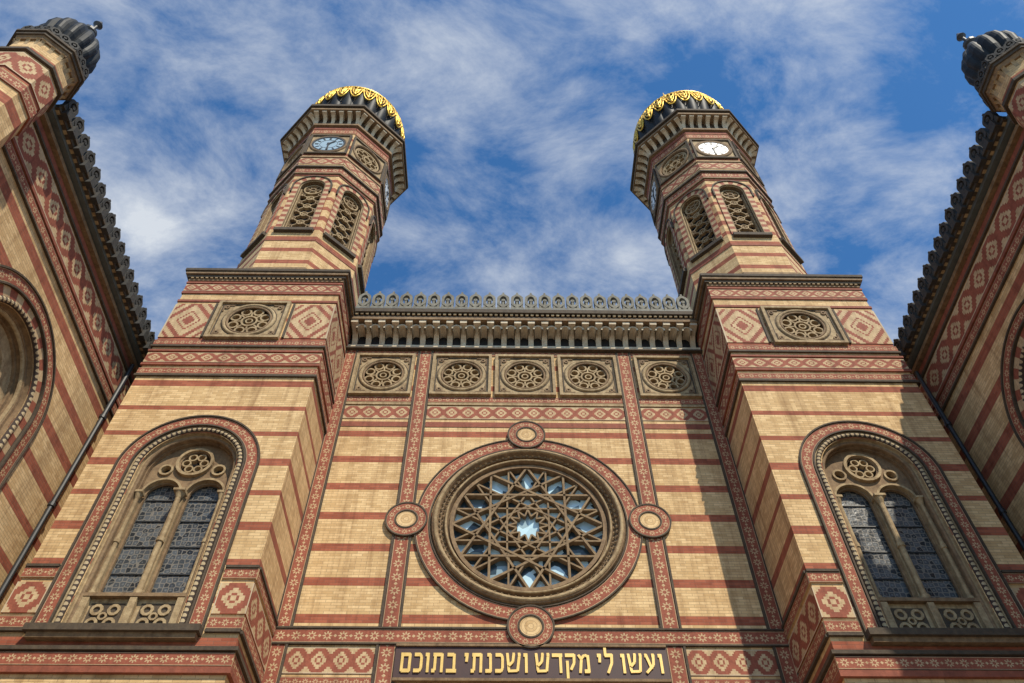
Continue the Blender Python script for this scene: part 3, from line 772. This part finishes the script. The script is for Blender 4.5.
    lathe(B,c,[(.06,22.25),(.18,22.4),(.18,22.5),(.05,22.65),(.04,22.9),(.12,23.0),(.02,23.25)],'black_iron',12)
    B.build('corner_turret',parent)
w1=empty('synagogue_wing'); wing(False,w1); w2=empty('synagogue_wing.001'); wing(True,w2)
# ============================================================ ground
mt,n,b=newmat('paving',.85)
g=n.new('ShaderNodeNewGeometry').outputs['Position']
t=n.new('ShaderNodeTexBrick'); n.link(g,t.inputs['Vector']); t.inputs['Scale'].default_value=1; t.inputs['Brick Width'].default_value=.6; t.inputs['Row Height'].default_value=.4
t.inputs['Mortar Size'].default_value=.01; t.inputs['Color1'].default_value=(.34,.31,.27,1); t.inputs['Color2'].default_value=(.27,.25,.22,1); t.inputs['Mortar'].default_value=(.12,.11,.1,1)
n.link(weather(n,t.outputs[0],.5),b.inputs['Base Color']); MATS['paving']=mt
B=MB(); B.face([(-600,-600,0),(600,-600,0),(600,600,0),(-600,600,0)],'paving'); B.build('ground')
# ============================================================ light, sky
EL=math.radians(49); AZ=math.radians(27)
sdir=Vector((math.sin(AZ)*math.cos(EL),-math.cos(AZ)*math.cos(EL),math.sin(EL)))
L=bpy.data.lights.new('sun','SUN'); L.energy=5.0; L.angle=math.radians(.53); L.color=(1,.92,.77)
lo=bpy.data.objects.new('sun',L); sc.collection.objects.link(lo); lo.rotation_euler=sdir.to_track_quat('Z','Y').to_euler()
W=bpy.data.worlds.new('sky'); sc.world=W; W.use_nodes=True; nt=W.node_tree; n=N(nt)
bg=nt.nodes['Background']; bg.inputs[1].default_value=.092
sk=n.new('ShaderNodeTexSky',sky_type='NISHITA'); sk.sun_disc=False; sk.sun_elevation=EL; sk.sun_rotation=math.atan2(sdir.x,sdir.y)
sk.dust_density=.4; sk.ozone_density=2.0; sk.air_density=1.0
tc=n.new('ShaderNodeTexCoord').outputs['Generated']
s=n.new('ShaderNodeSeparateXYZ'); n.link(tc,s.inputs[0]); zz=n.m('MAXIMUM',s.outputs[2],.05)
cx=n.m('DIVIDE',s.outputs[0],zz); cyy=n.m('DIVIDE',s.outputs[1],zz)
cb=n.new('ShaderNodeCombineXYZ'); n.link(cx,cb.inputs[0]); n.link(cyy,cb.inputs[1])
mp=n.new('ShaderNodeMapping'); n.link(cb.outputs[0],mp.inputs[0]); mp.inputs['Rotation'].default_value=(0,0,math.radians(-50)); mp.inputs['Scale'].default_value=(1.8,2.6,1)
mp.inputs['Location'].default_value=(3.2,1.3,0)
a=n.noise(mp.outputs[0],2.5,10,.66,.25)
mp2=n.new('ShaderNodeMapping'); n.link(cb.outputs[0],mp2.inputs[0]); mp2.inputs['Location'].default_value=(7.3,4.2,0)
bb=n.noise(mp2.outputs[0],2.3,3,.5,.3)
k=n.m('ADD',n.m('MULTIPLY',a,.62),n.m('MULTIPLY',bb,.50)); k=n.ramp(k,.48,.74)
k=n.m('POWER',n.m('MAXIMUM',k,0),1.2,clamp=True)
blue=n.mix(1.0,sk.outputs[0],(.70,1.40,1.90),'MULTIPLY')
col=n.mix(n.m('MULTIPLY',k,.92),blue,(7.9,8.4,9.0))
n.link(col,bg.inputs[0])
# ============================================================ camera
cam=bpy.data.cameras.new('camera'); co=bpy.data.objects.new('camera',cam); sc.collection.objects.link(co)
cam.sensor_width=36; cam.lens=28; cam.clip_end=2000
Mx=Matrix.Rotation(math.radians(-.95),4,'Z')@Matrix.Rotation(math.radians(90+51.8),4,'X')@Matrix.Rotation(math.radians(-.2),4,'Z')
co.location=(-.66,-16,1.6); co.rotation_euler=Mx.to_euler(); sc.camera=co
sc.view_settings.view_transform='Standard'; sc.view_settings.look='None'; sc.view_settings.exposure=0
